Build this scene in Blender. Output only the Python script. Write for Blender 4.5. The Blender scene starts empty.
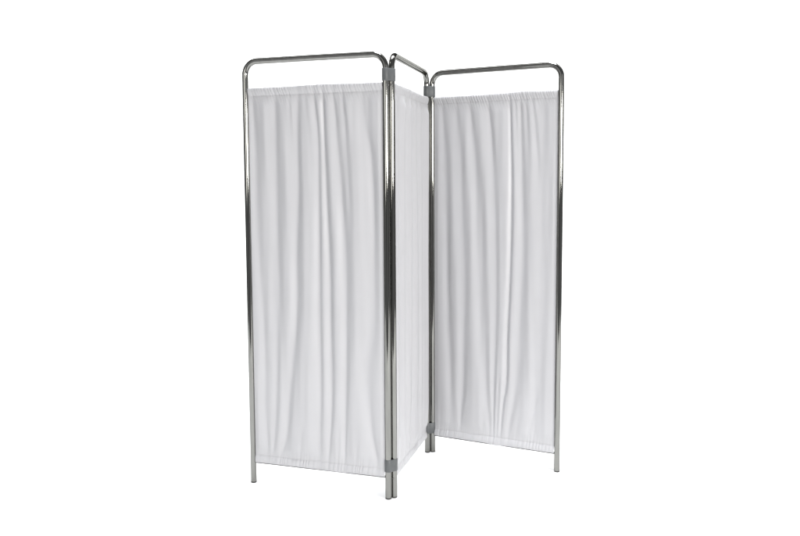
import bpy, bmesh, math, random
import numpy as np
from mathutils import Vector, Matrix

random.seed(7)
rng = np.random.default_rng(11)
scene = bpy.context.scene
COL = scene.collection
R = math.radians

# ------------------------------------------------------------------ materials
def new_mat(name):
    m = bpy.data.materials.new(name)
    m.use_nodes = True
    return m, m.node_tree.nodes, m.node_tree.links, m.node_tree.nodes['Principled BSDF']

def mat_chrome():
    m, n, l, b = new_mat('chromed_steel')
    g = n.new('ShaderNodeBsdfAnisotropic'); g.distribution = 'BECKMANN'
    tc = n.new('ShaderNodeTexCoord')
    mp = n.new('ShaderNodeMapping'); mp.inputs['Scale'].default_value = (40, 40, 5)
    nz = n.new('ShaderNodeTexNoise'); nz.inputs['Scale'].default_value = 1.5; nz.inputs['Detail'].default_value = 4
    cr = n.new('ShaderNodeValToRGB')          # a little handling haze on the plating
    cr.color_ramp.elements[0].position = .35; cr.color_ramp.elements[0].color = (0.184, 0.183, 0.172, 1)
    cr.color_ramp.elements[1].position = .65; cr.color_ramp.elements[1].color = (0.212, 0.211, 0.199, 1)
    l.new(tc.outputs['Object'], mp.inputs['Vector']); l.new(mp.outputs['Vector'], nz.inputs['Vector'])
    g.inputs['Roughness'].default_value = 0.10
    l.new(nz.outputs['Fac'], cr.inputs['Fac']); l.new(cr.outputs['Color'], g.inputs['Color'])
    l.new(g.outputs['BSDF'], n['Material Output'].inputs['Surface']); n.remove(b)
    return m

def mat_rod():
    m, n, l, b = new_mat('dull_rod_steel')
    b.inputs['Base Color'].default_value = (0.10, 0.10, 0.095, 1)  # kept dark so the lowered rods read as shadow under the hem
    b.inputs['Metallic'].default_value = 1.0
    b.inputs['Roughness'].default_value = 0.35
    return m

def mat_fabric():
    m, n, l, b = new_mat('white_polyester_cloth')
    tc = n.new('ShaderNodeTexCoord')
    # faint uneven dye of the cloth itself
    nz = n.new('ShaderNodeTexNoise'); nz.inputs['Scale'].default_value = 9.0; nz.inputs['Detail'].default_value = 4
    cr = n.new('ShaderNodeValToRGB')
    cr.color_ramp.elements[0].position = 0.3; cr.color_ramp.elements[0].color = (FAB[0]*.975, FAB[1]*.975, FAB[2]*.975, 1)
    cr.color_ramp.elements[1].position = 0.7; cr.color_ramp.elements[1].color = (*FAB, 1)
    l.new(tc.outputs['Object'], nz.inputs['Vector']); l.new(nz.outputs['Fac'], cr.inputs['Fac'])
    l.new(cr.outputs['Color'], b.inputs['Base Color'])
    b.inputs['Roughness'].default_value = 0.44
    b.inputs['Specular IOR Level'].default_value = 0.5
    b.inputs['Sheen Weight'].default_value = 0.12
    b.inputs['Sheen Roughness'].default_value = 0.5
    # woven threads and small crumples as bump
    wv = n.new('ShaderNodeTexNoise'); wv.inputs['Scale'].default_value = 1100.0; wv.inputs['Detail'].default_value = 1
    mp = n.new('ShaderNodeMapping'); mp.inputs['Scale'].default_value = (34, 34, 5)
    n2 = n.new('ShaderNodeTexNoise'); n2.inputs['Scale'].default_value = 1.0; n2.inputs['Detail'].default_value = 3
    l.new(tc.outputs['Object'], wv.inputs['Vector']); l.new(tc.outputs['Object'], mp.inputs['Vector']); l.new(mp.outputs['Vector'], n2.inputs['Vector'])
    b1 = n.new('ShaderNodeBump'); b1.inputs['Strength'].default_value = 0.25; b1.inputs['Distance'].default_value = 0.0004
    b2 = n.new('ShaderNodeBump'); b2.inputs['Strength'].default_value = 0.14; b2.inputs['Distance'].default_value = 0.003
    l.new(wv.outputs['Fac'], b1.inputs['Height']); l.new(n2.outputs['Fac'], b2.inputs['Height'])
    l.new(b1.outputs['Normal'], b2.inputs['Normal']); l.new(b2.outputs['Normal'], b.inputs['Normal'])
    return m

def mat_plastic(name, col, rough):
    m, n, l, b = new_mat(name)
    tc = n.new('ShaderNodeTexCoord')
    nz = n.new('ShaderNodeTexNoise'); nz.inputs['Scale'].default_value = 140.0; nz.inputs['Detail'].default_value = 3
    mx = n.new('ShaderNodeMapRange'); mx.inputs['To Min'].default_value = rough - .06; mx.inputs['To Max'].default_value = rough + .08
    cr = n.new('ShaderNodeValToRGB')
    cr.color_ramp.elements[0].color = (*[c*.9 for c in col], 1); cr.color_ramp.elements[1].color = (*[c*1.08 for c in col], 1)
    l.new(tc.outputs['Object'], nz.inputs['Vector']); l.new(nz.outputs['Fac'], mx.inputs['Value'])
    l.new(nz.outputs['Fac'], cr.inputs['Fac']); l.new(cr.outputs['Color'], b.inputs['Base Color'])
    l.new(mx.outputs['Result'], b.inputs['Roughness'])
    bp = n.new('ShaderNodeBump'); bp.inputs['Strength'].default_value = .12; bp.inputs['Distance'].default_value = .001
    l.new(nz.outputs['Fac'], bp.inputs['Height']); l.new(bp.outputs['Normal'], b.inputs['Normal'])
    return m

def mat_paper():
    m, n, l, b = new_mat('white_studio_paper')
    tc = n.new('ShaderNodeTexCoord')
    nz = n.new('ShaderNodeTexNoise'); nz.inputs['Scale'].default_value = 3.0; nz.inputs['Detail'].default_value = 5
    cr = n.new('ShaderNodeValToRGB')
    cr.color_ramp.elements[0].color = (.90, .90, .89, 1); cr.color_ramp.elements[1].color = (.92, .92, .91, 1)
    l.new(tc.outputs['Object'], nz.inputs['Vector']); l.new(nz.outputs['Fac'], cr.inputs['Fac'])
    l.new(cr.outputs['Color'], b.inputs['Base Color'])
    b.inputs['Roughness'].default_value = .95
    b.inputs['Specular IOR Level'].default_value = 0.0
    return m

FAB = (0.378, 0.376, 0.387)
M_CHROME, M_ROD, M_FAB, M_PAPER = mat_chrome(), mat_rod(), mat_fabric(), mat_paper()
M_CLAMP = mat_plastic('grey_plastic', (0.066, 0.070, 0.072), .5)
M_CAP = mat_plastic('dark_rubber', (0.03, 0.028, 0.025), .6)

# ------------------------------------------------------------------ helpers
def link(name, me, mat, parent=None, smooth=True):
    me.materials.append(mat)
    if smooth:
        me.polygons.foreach_set('use_smooth', [True]*len(me.polygons))
    o = bpy.data.objects.new(name, me); COL.objects.link(o)
    if parent: o.parent = parent
    return o

def from_bm(name, bm, mat, parent=None, smooth=True, sharp=None):
    bmesh.ops.recalc_face_normals(bm, faces=bm.faces)
    if sharp:
        for e in bm.edges:
            if len(e.link_faces) == 2 and e.calc_face_angle(0) > sharp: e.smooth = False
    me = bpy.data.meshes.new(name); bm.to_mesh(me); bm.free()
    return link(name, me, mat, parent, smooth)

def sweep(bm, path, r, seg=28, caps=True):
    """round tube along a planar polyline"""
    pts = [Vector(p) for p in path]
    n = len(pts)
    tang = []
    for i in range(n):
        a = pts[max(i-1, 0)]; b = pts[min(i+1, n-1)]
        tang.append((b-a).normalized())
    ref = None
    for i in range(1, n-1):
        c = (pts[i]-pts[i-1]).cross(pts[i+1]-pts[i])
        if c.length > 1e-9: ref = c.normalized(); break
    if ref is None:
        ref = tang[0].orthogonal().normalized()
    rings = []
    for p, t in zip(pts, tang):
        v = ref - t*ref.dot(t); v.normalize(); w = t.cross(v)
        rings.append([bm.verts.new(p + (v*math.cos(2*math.pi*k/seg) + w*math.sin(2*math.pi*k/seg))*r) for k in range(seg)])
    for a, b in zip(rings, rings[1:]):
        for k in range(seg):
            bm.faces.new((a[k], a[(k+1) % seg], b[(k+1) % seg], b[k]))
    if caps:
        bm.faces.new(rings[0]); bm.faces.new(rings[-1])
    return rings

# ------------------------------------------------------------------ the screen
P, A = (-0.6060, 3.5179), (-0.0494, 3.3174)
B, C = (-0.0272, 3.3338), (0.1208, 3.9112)
D, E = (0.1449, 3.9200), (0.6607, 3.6301)
H, TR = 1.70, 0.0119         # height of the top bar's centre, tube radius
BEND = 0.052
ZT = 1.5965      # top and bottom edge of the cloth
ORIGIN = Vector((0.03, 3.62, 0))

root = bpy.data.objects.new('folding_screen', None); COL.objects.link(root)
root.location = ORIGIN
root['label'] = 'three panel folding privacy screen of chromed tube with gathered white curtains'
root['category'] = 'folding screen'

def loc(p, z): return Vector((p[0], p[1], z)) - ORIGIN

def frame(p, q, ZB, low=.0005, screwed=(True, True)):
    u = Vector((q[0]-p[0], q[1]-p[1], 0)); w = u.length; u.normalize()
    a, b = loc(p, 0), loc(q, 0)
    up = Vector((0, 0, 1))
    path = [a + up*z for z in (0.006, 0.4, 0.8, 1.2, H-BEND-.03)]
    for k in range(13):
        t = math.pi/2*k/12
        path.append(a + u*(BEND-BEND*math.cos(t)) + up*(H-BEND+BEND*math.sin(t)))
    path.append(a + u*(w*.5) + up*(H + .0005))
    for k in range(13):
        t = math.pi/2*(1-k/12)
        path.append(b - u*(BEND-BEND*math.cos(t)) + up*(H-BEND+BEND*math.sin(t)))
    path += [b + up*z for z in (H-BEND-.03, 1.2, 0.8, 0.4, 0.006)]
    bm = bmesh.new(); sweep(bm, path, TR, 64, caps=True)
    f = from_bm('tube_frame', bm, M_CHROME, root, sharp=1.2)
    for z in (ZT-.0095, ZB-low):
        bm = bmesh.new()
        sweep(bm, [a + u*(TR*.93) + up*z, a + u*(w*.5) + up*z, b - u*(TR*.93) + up*z], .0046, 16)
        from_bm('curtain_rod', bm, M_ROD, f, sharp=1.0)
    for e, s in ((a, -1), (b, 1)):
        bm = bmesh.new()                       # rubber end plug with a rounded lower edge
        prof = [(0.0, .0004), (.0092, .0004), (.0108, .0012), (TR+.0002, .0030), (TR+.0002, .0062), (TR-.002, .0066)]
        seg = 28; rings = []
        for r, z in prof[1:]:
            rings.append([bm.verts.new(e + Vector((r*math.cos(2*math.pi*k/seg), r*math.sin(2*math.pi*k/seg), z))) for k in range(seg)])
        for i in range(len(rings)-1):
            for k in range(seg):
                bm.faces.new((rings[i][k], rings[i][(k+1) % seg], rings[i+1][(k+1) % seg], rings[i+1][k]))
        bm.faces.new(rings[0])
        from_bm('foot_cap', bm, M_CAP, f, sharp=1.0)
        if not screwed[s > 0]: continue
        for z in (ZT-.0095, ZB+.0005):         # domed screw holding the curtain rod from outside the post
            bm = bmesh.new(); seg = 16
            ax = u*s; v = up; wv = ax.cross(v); rings = []
            c0 = e + up*z + ax*(TR-.0006)
            for r, d in ((.0038, 0), (.0038, .0008), (.0030, .0013), (.0014, .0016)):
                rings.append([bm.verts.new(c0 + ax*d + (v*math.cos(2*math.pi*k/seg)+wv*math.sin(2*math.pi*k/seg))*r) for k in range(seg)])
            for i in range(3):
                for k in range(seg):
                    bm.faces.new((rings[i][k], rings[i][(k+1) % seg], rings[i+1][(k+1) % seg], rings[i+1][k]))
            bm.faces.new(rings[-1])
            from_bm('screw', bm, M_CHROME, f)
    return f

def hinge_clamp(p, q, z0, z1):
    """plastic collar that wraps both posts: two barrels with a slight waist, bevelled rims"""
    a, b = Vector((p[0], p[1])), Vector((q[0], q[1]))
    d = (b-a); L = d.length; d.normalize(); nrm = Vector((-d.y, d.x))
    def outline(r):
        pts = []; waist = r - .0016; m = (a+b)/2
        N = 14
        for k in range(N+1):                   # round a
            t = R(70) + (R(290)-R(70))*k/N
            pts.append(a + d*math.cos(t)*r + nrm*math.sin(t)*r)
        pts.append(m - nrm*waist)
        for k in range(N+1):
            t = -R(110) + R(220)*k/N
            pts.append(b + d*math.cos(t)*r + nrm*math.sin(t)*r)
        pts.append(m + nrm*waist)
        return pts
    bm = bmesh.new(); rings = []
    RO = TR + .0022
    prof = [(TR+.0002, z0), (RO-.0010, z0), (RO, z0+.0014), (RO, z1-.0014), (RO-.0010, z1), (TR+.0002, z1)]
    for r, z in prof:
        rings.append([bm.verts.new(Vector((v.x, v.y, z)) - ORIGIN) for v in outline(r)])
    n = len(rings[0])
    for i in range(len(rings)-1):
        for k in range(n):
            bm.faces.new((rings[i][k], rings[i][(k+1) % n], rings[i+1][(k+1) % n], rings[i+1][k]))
    for k in range(n):                         # inside wall
        bm.faces.new((rings[-1][k], rings[-1][(k+1) % n], rings[0][(k+1) % n], rings[0][k]))
    c = from_bm('hinge_clamp', bm, M_CLAMP, root, sharp=.7)
    return c

# pleats: one entry per fold, (height, distance along the panel, depth, half width) from top to bottom, metres
RIDGES = [
    (1, [(1.5590,0.130,0.0015,0.0087),(1.4124,0.127,0.0030,0.0219),(1.1979,0.127,0.0060,0.0308),(0.9212,0.125,0.0060,0.0310),(0.7008,0.125,0.0060,0.0290),(0.4156,0.115,0.0050,0.0248),(0.2916,0.108,0.0040,0.0181),(0.1239,0.091,0.0015,0.0091)]),
    (1, [(1.5628,0.230,0.0020,0.0085),(1.4101,0.222,0.0040,0.0172),(1.1977,0.227,0.0060,0.0216),(0.9234,0.218,0.0060,0.0218),(0.7850,0.224,0.0060,0.0196),(0.5025,0.193,0.0060,0.0199),(0.3794,0.177,0.0050,0.0178),(0.1710,0.146,0.0030,0.0113),(0.1276,0.127,0.0015,0.0068)]),
    (1, [(1.5656,0.257,0.0025,0.0064),(1.4089,0.274,0.0030,0.0128),(1.2130,0.283,0.0030,0.0149),(1.0031,0.271,0.0010,0.0172)]),
    (1, [(1.5642,0.293,0.0030,0.0068),(1.4080,0.312,0.0040,0.0110),(1.1974,0.312,0.0050,0.0119),(0.9257,0.311,0.0055,0.0128),(0.6696,0.309,0.0050,0.0129),(0.3896,0.309,0.0040,0.0130),(0.2270,0.302,0.0020,0.0109)]),
    (1, [(1.5739,0.333,0.0040,0.0054),(1.4075,0.337,0.0050,0.0076),(1.1974,0.343,0.0060,0.0110),(0.9268,0.356,0.0065,0.0127),(0.6720,0.359,0.0065,0.0137),(0.4737,0.362,0.0060,0.0137),(0.3535,0.360,0.0050,0.0108),(0.1905,0.345,0.0030,0.0069),(0.1162,0.335,0.0020,0.0052)]),
    (1, [(1.5610,0.375,0.0030,0.0062),(1.4440,0.388,0.0030,0.0104),(1.1972,0.410,0.0050,0.0166),(1.0057,0.428,0.0065,0.0188),(0.7538,0.429,0.0065,0.0189),(0.5176,0.422,0.0060,0.0161),(0.3579,0.414,0.0050,0.0111),(0.1564,0.409,0.0030,0.0064)]),
    (1, [(1.5595,0.413,0.0040,0.0062),(1.4429,0.429,0.0050,0.0099),(1.2199,0.439,0.0040,0.0124),(1.1210,0.450,0.0020,0.0124)]),
    (1, [(1.5451,0.498,0.0015,0.0081),(1.4408,0.507,0.0020,0.0122),(1.3282,0.534,0.0040,0.0202),(1.1592,0.545,0.0050,0.0223),(0.9313,0.539,0.0040,0.0245),(0.6805,0.529,0.0030,0.0247),(0.4829,0.494,0.0030,0.0250),(0.3649,0.501,0.0030,0.0167),(0.2471,0.516,0.0040,0.0126),(0.1306,0.549,0.0030,0.0083)]),
    (1, [(1.5473,0.028,0.0020,0.0133),(1.3753,0.038,0.0030,0.0223),(1.0791,0.040,0.0030,0.0224),(0.7381,0.054,0.0030,0.0181),(0.4939,0.062,0.0035,0.0182),(0.2873,0.058,0.0035,0.0160),(0.1467,0.068,0.0020,0.0092)]),
    (1, [(1.5615,0.165,0.0015,0.0065),(1.4112,0.179,0.0020,0.0130),(1.2717,0.185,0.0010,0.0174)]),
    (1, [(1.5605,0.191,0.0015,0.0056),(1.4107,0.197,0.0020,0.0108),(1.2715,0.207,0.0005,0.0173)]),
    (1, [(0.3023,0.233,0.0005,0.0133),(0.1785,0.222,0.0020,0.0080),(0.1203,0.217,0.0015,0.0062)]),
    (1, [(0.3158,0.390,0.0005,0.0107),(0.1940,0.382,0.0025,0.0065),(0.1208,0.379,0.0020,0.0052)]),
    (1, [(0.2831,0.475,0.0005,0.0126),(0.1781,0.465,0.0015,0.0076),(0.1208,0.456,0.0015,0.0060)]),
    (3, [(1.5778,0.365,0.0040,0.0054),(1.4372,0.373,0.0050,0.0063),(1.2014,0.383,0.0060,0.0072),(1.0216,0.383,0.0065,0.0077),(0.7516,0.376,0.0065,0.0078),(0.5471,0.367,0.0065,0.0078),(0.3189,0.358,0.0060,0.0074),(0.2870,0.350,0.0050,0.0065),(0.1244,0.332,0.0030,0.0052)]),
    (3, [(1.5519,0.119,0.0015,0.0086),(1.3482,0.138,0.0040,0.0168),(1.1150,0.152,0.0050,0.0192),(0.8192,0.164,0.0050,0.0193),(0.5805,0.164,0.0050,0.0175),(0.2750,0.151,0.0045,0.0147),(0.2323,0.145,0.0035,0.0098),(0.1185,0.140,0.0015,0.0064)]),
    (3, [(1.5539,0.180,0.0020,0.0085),(1.3468,0.208,0.0040,0.0188),(1.0672,0.235,0.0050,0.0235),(0.7737,0.244,0.0050,0.0236),(0.5374,0.251,0.0050,0.0214),(0.3670,0.259,0.0045,0.0167),(0.1272,0.279,0.0020,0.0072)]),
    (3, [(1.5552,0.051,0.0015,0.0088),(1.3498,0.062,0.0035,0.0171),(1.0150,0.069,0.0040,0.0197),(0.6246,0.078,0.0040,0.0198),(0.3493,0.091,0.0030,0.0199),(0.2063,0.101,0.0010,0.0149)]),
    (3, [(1.5753,0.412,0.0030,0.0058),(1.4357,0.419,0.0040,0.0107),(1.2484,0.430,0.0050,0.0156),(1.0229,0.442,0.0055,0.0223),(0.6496,0.432,0.0055,0.0203),(0.3552,0.417,0.0045,0.0206),(0.2628,0.397,0.0030,0.0138),(0.1292,0.367,0.0020,0.0065)]),
    (3, [(1.5811,0.390,0.0030,0.0049),(1.4364,0.398,0.0035,0.0072),(1.2203,0.407,0.0020,0.0090)]),
    (3, [(1.5786,0.437,0.0030,0.0053),(1.4347,0.449,0.0030,0.0088),(1.2762,0.460,0.0010,0.0133)]),
    (3, [(1.5772,0.464,0.0040,0.0061),(1.4614,0.481,0.0050,0.0096),(1.2943,0.499,0.0045,0.0114),(1.1368,0.496,0.0025,0.0176),(0.9300,0.508,0.0015,0.0264)]),
    (3, [(1.5641,0.265,0.0025,0.0069),(1.4117,0.286,0.0040,0.0129),(1.2208,0.303,0.0030,0.0184),(0.9719,0.315,0.0030,0.0185),(0.6414,0.316,0.0035,0.0140),(0.3929,0.305,0.0040,0.0104),(0.3115,0.302,0.0040,0.0076),(0.1197,0.298,0.0030,0.0052)]),
    (3, [(0.4948,0.333,0.0010,0.0093),(0.3342,0.327,0.0030,0.0070),(0.1221,0.315,0.0035,0.0052)]),
    (3, [(0.3298,0.286,0.0010,0.0095),(0.1786,0.285,0.0025,0.0057),(0.0980,0.287,0.0020,0.0048)]),
    (3, [(0.3657,0.514,0.0010,0.0178),(0.3051,0.505,0.0020,0.0134),(0.1527,0.465,0.0015,0.0068)]),
    (3, [(0.2462,0.423,0.0007,0.0115),(0.1449,0.409,0.0015,0.0069)]),
    (2, [(1.5569,0.077,0.0015,0.0239),(1.3787,0.098,0.0025,0.0358),(0.9952,0.112,0.0025,0.0415),(0.5113,0.116,0.0020,0.0421),(0.2757,0.103,0.0015,0.0251)]),
    (2, [(1.5716,0.233,0.0040,0.0156),(1.3839,0.218,0.0050,0.0225),(0.9878,0.226,0.0050,0.0282),(0.4896,0.224,0.0045,0.0267),(0.3406,0.213,0.0040,0.0213),(0.1312,0.185,0.0020,0.0176)]),
    (2, [(1.5750,0.317,0.0040,0.0145),(1.3891,0.338,0.0040,0.0203),(0.9799,0.348,0.0045,0.0225),(0.4682,0.331,0.0045,0.0226),(0.2687,0.310,0.0040,0.0187),(0.1310,0.250,0.0030,0.0145)]),
    (2, [(1.5742,0.408,0.0020,0.0152),(1.3928,0.422,0.0030,0.0193),(0.9738,0.442,0.0045,0.0177),(0.4473,0.434,0.0045,0.0179),(0.2919,0.414,0.0035,0.0178)]),
    (2, [(1.5774,0.495,0.0020,0.0159),(1.3964,0.506,0.0030,0.0181),(0.9685,0.523,0.0040,0.0164),(0.4318,0.512,0.0035,0.0165),(0.2722,0.496,0.0030,0.0165)]),
]

def smooth_interp(zq, zs, vs):
    """monotone cubic through the fold's points"""
    o = np.argsort(zs); zs = np.array(zs)[o]; vs = np.array(vs)[o]
    h = np.diff(zs); dl = np.diff(vs)/h
    m = np.zeros(len(vs)); m[0] = dl[0]; m[-1] = dl[-1]
    for i in range(1, len(vs)-1):
        m[i] = (dl[i-1]*h[i] + dl[i]*h[i-1])/(h[i]+h[i-1])
    zc = np.clip(zq, zs[0], zs[-1])
    i = np.clip(np.searchsorted(zs, zc)-1, 0, len(h)-1)
    t = (zc-zs[i])/h[i]
    m = m*.8
    h00 = 2*t**3-3*t**2+1; h10 = t**3-2*t**2+t; h01 = -2*t**3+3*t**2; h11 = t**3-t**2
    return h00*vs[i]+h10*h[i]*m[i]+h01*vs[i+1]+h11*h[i]*m[i+1]

def gather(x, period, seed, slant=0.0):
    """irregular little gathers with a mean period"""
    r = np.random.default_rng(seed)
    ph = 2*np.pi*x/period
    for k in range(5):
        ph = ph + r.uniform(.5, 1.3)*np.sin(2*np.pi*x*r.uniform(2, 22) + r.uniform(0, 6.3))
    env = .62
    for k in range(3):
        env = env + .16*np.sin(2*np.pi*x*r.uniform(2, 9) + r.uniform(0, 6.3))
    s = np.sin(ph)
    return env*(s + .3*np.sin(2*ph+1.0))

ROD_LOW = {1: .0005, 2: -.0035, 3: .0005}  # outer panels: rod set below the hem, standing in for its shadow line
def curtain(idx, p, q, x0, x1, nx, bumps_top, bumps_bot, fscale=1.0, wrap_end=False):
    ZB = ZBS[idx]
    u = np.array([q[0]-p[0], q[1]-p[1]]); w = np.linalg.norm(u); u = u/w
    n = np.array([u[1], -u[0]])                       # towards the camera side
    if idx == 2: n = np.array([u[1], -u[0]])
    zst, zsb = ZT-.0300, ZB+.0300                     # stitch lines of the two pockets
    rc, rp = ZT-.0068, .0066
    rows = []                                         # (z, base offset)
    for t in np.linspace(0, 1, 8)[:-1]:               # back leaf of the upper pocket
        rows.append((zst+(rc-zst)*t, -(.0010+(rp-.0010)*math.sin(t*math.pi/2))))
    for t in np.linspace(0, math.pi, 13):             # over the rod
        rows.append((rc+.0068*math.sin(t), -rp*math.cos(t)))
    for t in np.linspace(0, 1, 12)[1:]:
        rows.append((rc+(zst-rc)*t, .0012+(rp-.0012)*(math.cos(t*math.pi/2)**1.3 if t < 1 else 0)))
    nb = 230
    for k in range(1, nb):
        t = k/nb; tt = t - .10*math.sin(2*math.pi*t)/ (2*math.pi) * 4  # denser at the ends
        rows.append((zst+(zsb-zst)*tt, .0015))
    rb = ZB+.0068
    for t in np.linspace(0, 1, 12):
        rows.append((zsb+(rb-zsb)*t, .0012+(rp-.0012)*math.sin(t*math.pi/2)))
    for t in np.linspace(0, math.pi*.42, 6)[1:]:
        rows.append((rb-.0068*math.sin(t), rp*math.cos(t)))
    Z = np.array([r[0] for r in rows])[:, None]; base = np.array([r[1] for r in rows])[:, None]
    X = np.linspace(x0, x1, nx)[None, :]
    zc = np.clip(Z, ZB, ZT)
    # weights: how far into the body of the cloth
    wtop = np.clip((zst-zc)/.05, 0, 1); wbot = np.clip((zc-zsb)/.05, 0, 1)
    body = np.minimum(wtop, wbot); body = body*body*(3-2*body)
    ridge_w = (.24+.76*body) if idx == 2 else (.42+.58*body)
    d = np.zeros((len(rows), nx)); mains = []
    zr = Z[:, 0]
    for j, (pi, pts) in enumerate(RIDGES):
        if pi != idx: continue
        zs = [a[0] for a in pts]
        xr = smooth_interp(zr, zs, [a[1] for a in pts])[:, None]
        mid = np.interp(zr, [.15, 1.5], [np.interp(.15, zs[::-1], [a[1] for a in pts][::-1]), np.interp(1.5, zs[::-1], [a[1] for a in pts][::-1])])[:, None]
        xr = mid+.66*(xr-mid)                         # taut cloth hangs nearly straight
        am = smooth_interp(zr, zs, [a[2] for a in pts])[:, None]*fscale
        sg = np.maximum(smooth_interp(zr, zs, [a[3] for a in pts])[:, None], .0025)
        top, bot = max(zs), min(zs)
        fade = np.clip((zr-(bot-.14))/.14, 0, 1) if bot > .3 else np.ones_like(zr)
        ftop = np.clip(((top+.14)-zr)/.14, 0, 1) if top < 1.4 else np.ones_like(zr)
        am = np.clip(am, 0, None)*(fade*ftop)[:, None]
        t = (X-xr)
        s = np.where(t < 0, sg*.98, sg*.78)
        g = np.exp(-.5*(t/s)**2)
        full = top > 1.4 and bot < .3
        if full: mains.append((xr[:, 0], am[:, 0]))
        d -= (1.5 if full else 1.0)*am*g*ridge_w
    # the long folds run on into each other: a swelling between each two neighbouring valleys
    mains.sort(key=lambda m: m[0].mean())
    xs = np.stack([np.full(len(rows), x0-.02)]+[m[0] for m in mains]+[np.full(len(rows), x1+.03)], 1)
    for i in range(1, xs.shape[1]): xs[:, i] = np.maximum(xs[:, i], xs[:, i-1]+.012)
    swell = np.zeros_like(d)
    rr_ = np.random.default_rng(60+idx)
    for i in range(xs.shape[1]-1):
        a = xs[:, i:i+1]; b = xs[:, i+1:i+2]; gap = b-a
        f = (X-a)/gap; sel = (f >= 0) & (f < 1)
        n_in = max(1, int(round(float(gap.mean())/.085)))
        k = rr_.uniform(.042, .058)*gap/n_in
        skew = f + .07*np.sin(2*np.pi*f)*rr_.uniform(-1, 1)
        swell = np.where(sel, k*(1-np.cos(2*np.pi*n_in*skew)), swell)
    d += fscale*.52*swell*ridge_w**1.5 - .0010*fscale*body
    # loose wander of the hanging cloth
    r = np.random.default_rng(40+idx)
    for k in range(16):
        f = r.uniform(5, 34); sl = r.uniform(-.06, .06); a = .00024*min(1.0, 14/f)
        d += a*body*np.sin(2*np.pi*f*(X+sl*Z)+r.uniform(0, 6.3)+.8*np.sin(Z*r.uniform(1, 4)+r.uniform(0, 6)))
    # gathers in the pockets, running out into the cloth
    wt = np.where(zc > zst, 1.0, np.exp(-np.clip(zst-zc, 0, None)/.020)*.75)
    wb = np.where(zc < zsb, 1.0, np.exp(-np.clip(zc-zsb, 0, None)/.026)*.75)
    gt = gather(X+.32*(Z-ZT), .0125, 5+idx); gb = gather(X-.10*(Z-ZB), .0150, 25+idx)
    front = (base > 0)
    d += .0010*wt*gt*np.where(front, 1, .4) + .0009*wb*gb
    # stitch grooves
    d -= .0011*np.exp(-((zc-zst)/.0016)**2) + .0009*np.exp(-((zc-zsb)/.0016)**2)
    # the ends of the cloth are held at the posts
    end = np.minimum(np.clip((X-x0)/.02, 0, 1), np.clip((x1-X)/.02, 0, 1)); end = end*end*(3-2*end)
    if wrap_end:
        held = np.clip((X-x0)/.02, 0, 1)
        bulge = .0050*np.clip((X-(x1-.10))/.08, 0, 1)**1.6*np.clip((Z-.9)/.5, 0, 1)*np.clip((1.62-Z)/.03+.3, 0, 1)
        d = d*held+bulge+base
    else:
        d = d*end+base
    # the pockets stay outside the rods they hang on
    for zr_, rr in ((ZT-.0095, .0046), (ZB-ROD_LOW[idx], .0046)):
        need = np.sqrt(np.clip((rr+.0011)**2-(Z-zr_)**2, 0, None))
        d = np.where((base > 0) & (need > 0), np.maximum(d, need), d)
    ZZ = Z + np.zeros_like(d)
    kt = np.clip((Z-(ZT-.025))/.025, 0, 1); kb = np.clip(((ZB+.03)-Z)/.03, 0, 1)
    for c, s, h in bumps_top: ZZ = ZZ + kt*h*np.exp(-.5*((X-c)/s)**2)
    for c, s, h in bumps_bot: ZZ = ZZ - kb*h*np.exp(-.5*((X-c)/s)**2)
    ZZ = ZZ + .0005*gt*kt + .0003*gb*kb
    # the side hems pull in a little between the rods
    XX = X + np.zeros_like(d)
    if wrap_end:
        back = 2.6*np.clip((.24-Z)/.09, 0, 1)+np.clip((Z-1.585)/.01, 0, 1)
        XX = XX - np.clip((X-(x1-.10))/.10, 0, 1)*back*.0115
    co = np.empty((len(rows), nx, 3))
    co[..., 0] = p[0]+u[0]*XX+n[0]*d-ORIGIN.x
    co[..., 1] = p[1]+u[1]*XX+n[1]*d-ORIGIN.y
    co[..., 2] = ZZ
    verts = co.reshape(-1, 3)
    ny = len(rows)
    ii, jj = np.meshgrid(np.arange(ny-1), np.arange(nx-1), indexing='ij')
    a = (ii*nx+jj).ravel()
    faces = np.stack([a, a+1, a+nx+1, a+nx], 1)
    me = bpy.data.meshes.new('curtain')
    me.from_pydata(verts.tolist(), [], faces.tolist()); me.update()
    o = link('curtain', me, M_FAB, root)
    sd = o.modifiers.new('thickness', 'SOLIDIFY'); sd.thickness = .0005; sd.offset = 0
    return o

ZBS = {1: .0880, 2: .0785, 3: .0800}
frame(P, A, ZBS[1], screwed=(False, True)); frame(B, C, ZBS[2], -.0035); frame(D, E, ZBS[3], screwed=(True, False))
hinge_clamp(A, B, 1.601, 1.6475); hinge_clamp(C, D, 1.5985, 1.645)
hinge_clamp(A, B, .109, .157); hinge_clamp(C, D, .089, .138)
W = math.hypot(A[0]-P[0], A[1]-P[1])
curtain(1, P, A, TR*1.02, W-TR*1.02, 420, [(.33, .07, .0030)], [(.37, .05, .0015)])
curtain(2, B, C, TR*1.02, W-.002, 420, [(.25, .05, .002)], [(.2, .03, .002)], fscale=2.1, wrap_end=True)
curtain(3, D, E, TR*1.02, W-TR*1.02, 420, [(.43, .05, .0040)], [(.315, .022, .0050)], fscale=.85)

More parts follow.
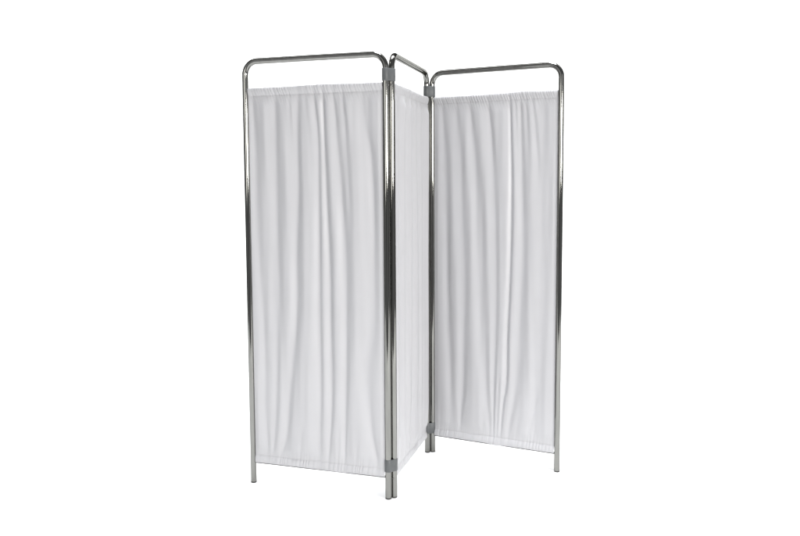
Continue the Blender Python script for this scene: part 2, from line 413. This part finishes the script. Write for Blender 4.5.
# ------------------------------------------------------------------ white paper sweep
FX, FY0, FY1, WALL_R, WALL_H = 4.6, 0.55, 6.2, 1.3, 3.4
bm = bmesh.new()
v = [bm.verts.new(c) for c in ((-FX, FY0, 0), (FX, FY0, 0), (FX, FY1, 0), (-FX, FY1, 0))]
bm.faces.new(v)
fl = from_bm('floor', bm, M_PAPER, None, smooth=False); fl['kind'] = 'structure'
bm = bmesh.new(); prev = None
prof = [(FY1+WALL_R*math.sin(t), WALL_R-WALL_R*math.cos(t)) for t in np.linspace(0, math.pi/2, 25)] + [(FY1+WALL_R, 2.4), (FY1+WALL_R, WALL_H)]
for y, z in prof:
    cur = [bm.verts.new((-FX, y, z)), bm.verts.new((FX, y, z))]
    if prev: bm.faces.new((prev[0], prev[1], cur[1], cur[0]))
    prev = cur
bd = from_bm('backdrop', bm, M_PAPER); bd['kind'] = 'structure'

# ------------------------------------------------------------------ light
wd = bpy.data.worlds.new('World'); scene.world = wd; wd.use_nodes = True
bg = wd.node_tree.nodes['Background']
wn, wl = wd.node_tree.nodes, wd.node_tree.links
# the dim studio around the paper: pale lit walls above, dark furniture below, dim ceiling, plus upright bands made up to streak the chrome's reflections
def math_node(op, a, b=None):
    m = wn.new('ShaderNodeMath'); m.operation = op
    for k, v in enumerate((a, b)):
        if v is None: continue
        if isinstance(v, (int, float)): m.inputs[k].default_value = v
        else: wl.new(v, m.inputs[k])
    return m.outputs[0]
tc = wn.new('ShaderNodeTexCoord'); sx = wn.new('ShaderNodeSeparateXYZ')
wl.new(tc.outputs['Generated'], sx.inputs[0])
az = math_node('ARCTAN2', sx.outputs['Y'], sx.outputs['X'])
b1 = math_node('SINE', math_node('ADD', math_node('MULTIPLY', az, 5.0), .4))
b2 = math_node('SINE', math_node('ADD', math_node('MULTIPLY', az, 13.0), 2.1))
bands = math_node('ADD', math_node('ADD', math_node('MULTIPLY', b1, .62), math_node('MULTIPLY', b2, .38)), 1.0)
bands = math_node('ADD', math_node('MULTIPLY', bands, 1.0), .06)
el = wn.new('ShaderNodeValToRGB'); el.color_ramp.interpolation = 'EASE'
for k, (p, v) in enumerate(((.40, .30), (.512, .26), (.545, .62), (.62, .62), (.70, .22))):
    e = el.color_ramp.elements[k] if k < 2 else el.color_ramp.elements.new(p)
    e.position = p; e.color = (v, v, v, 1)
wl.new(math_node('ADD', math_node('MULTIPLY', sx.outputs['Z'], .5), .5), el.inputs['Fac'])
wl.new(math_node('MULTIPLY', bands, el.outputs['Color']), bg.inputs['Strength'])
bg.inputs['Color'].default_value = (.97, .975, 1.0, 1)

def area(name, pos, target, sx, sy, power, col=(1, 1, 1)):
    ld = bpy.data.lights.new(name, 'AREA'); ld.shape = 'RECTANGLE'; ld.size = sx; ld.size_y = sy
    ld.energy = power; ld.color = col
    o = bpy.data.objects.new(name, ld); COL.objects.link(o)
    o.location = pos
    o.rotation_euler = (Vector(target)-Vector(pos)).to_track_quat('-Z', 'Y').to_euler()
    return o
area('overhead_fill', (0, 3.2, 8.0), (0, 3.2, 0), 2.6, 2.6, 1090, (.935, .96, 1))  # unseen lamp added to burn the floor out to white
area('backdrop_light', (0, 4.3, 6.0), (0, 7.6, 1.8), 8.5, .5, 150)  # added out of view to lift the backdrop to white
area('window_light', (2.9, -1.3, 1.66), (0, 3.6, 1.5), 2.6, .72, 290, (1, .98, .95))
area('window_fill', (-2.6, -1.4, 1.7), (0, 3.6, 1.25), 1.6, 1.2, 38, (1, .98, .95))

# ------------------------------------------------------------------ camera
cd = bpy.data.cameras.new('camera'); cam = bpy.data.objects.new('camera', cd); COL.objects.link(cam)
cd.sensor_width = 36; cd.lens = 36*878.9/800; cd.clip_end = 100; cd.clip_start = .05
PITCH, ROLL = .09583, -.00532
base = Matrix.Rotation(math.pi/2-PITCH, 4, 'X') @ Matrix.Rotation(ROLL, 4, 'Z')
cam.matrix_world = Matrix.Translation((0, 0, 1.22073)) @ base
scene.camera = cam
scene.view_settings.view_transform = 'Standard'; scene.view_settings.look = 'None'
scene.view_settings.exposure = 0; scene.view_settings.gamma = 1
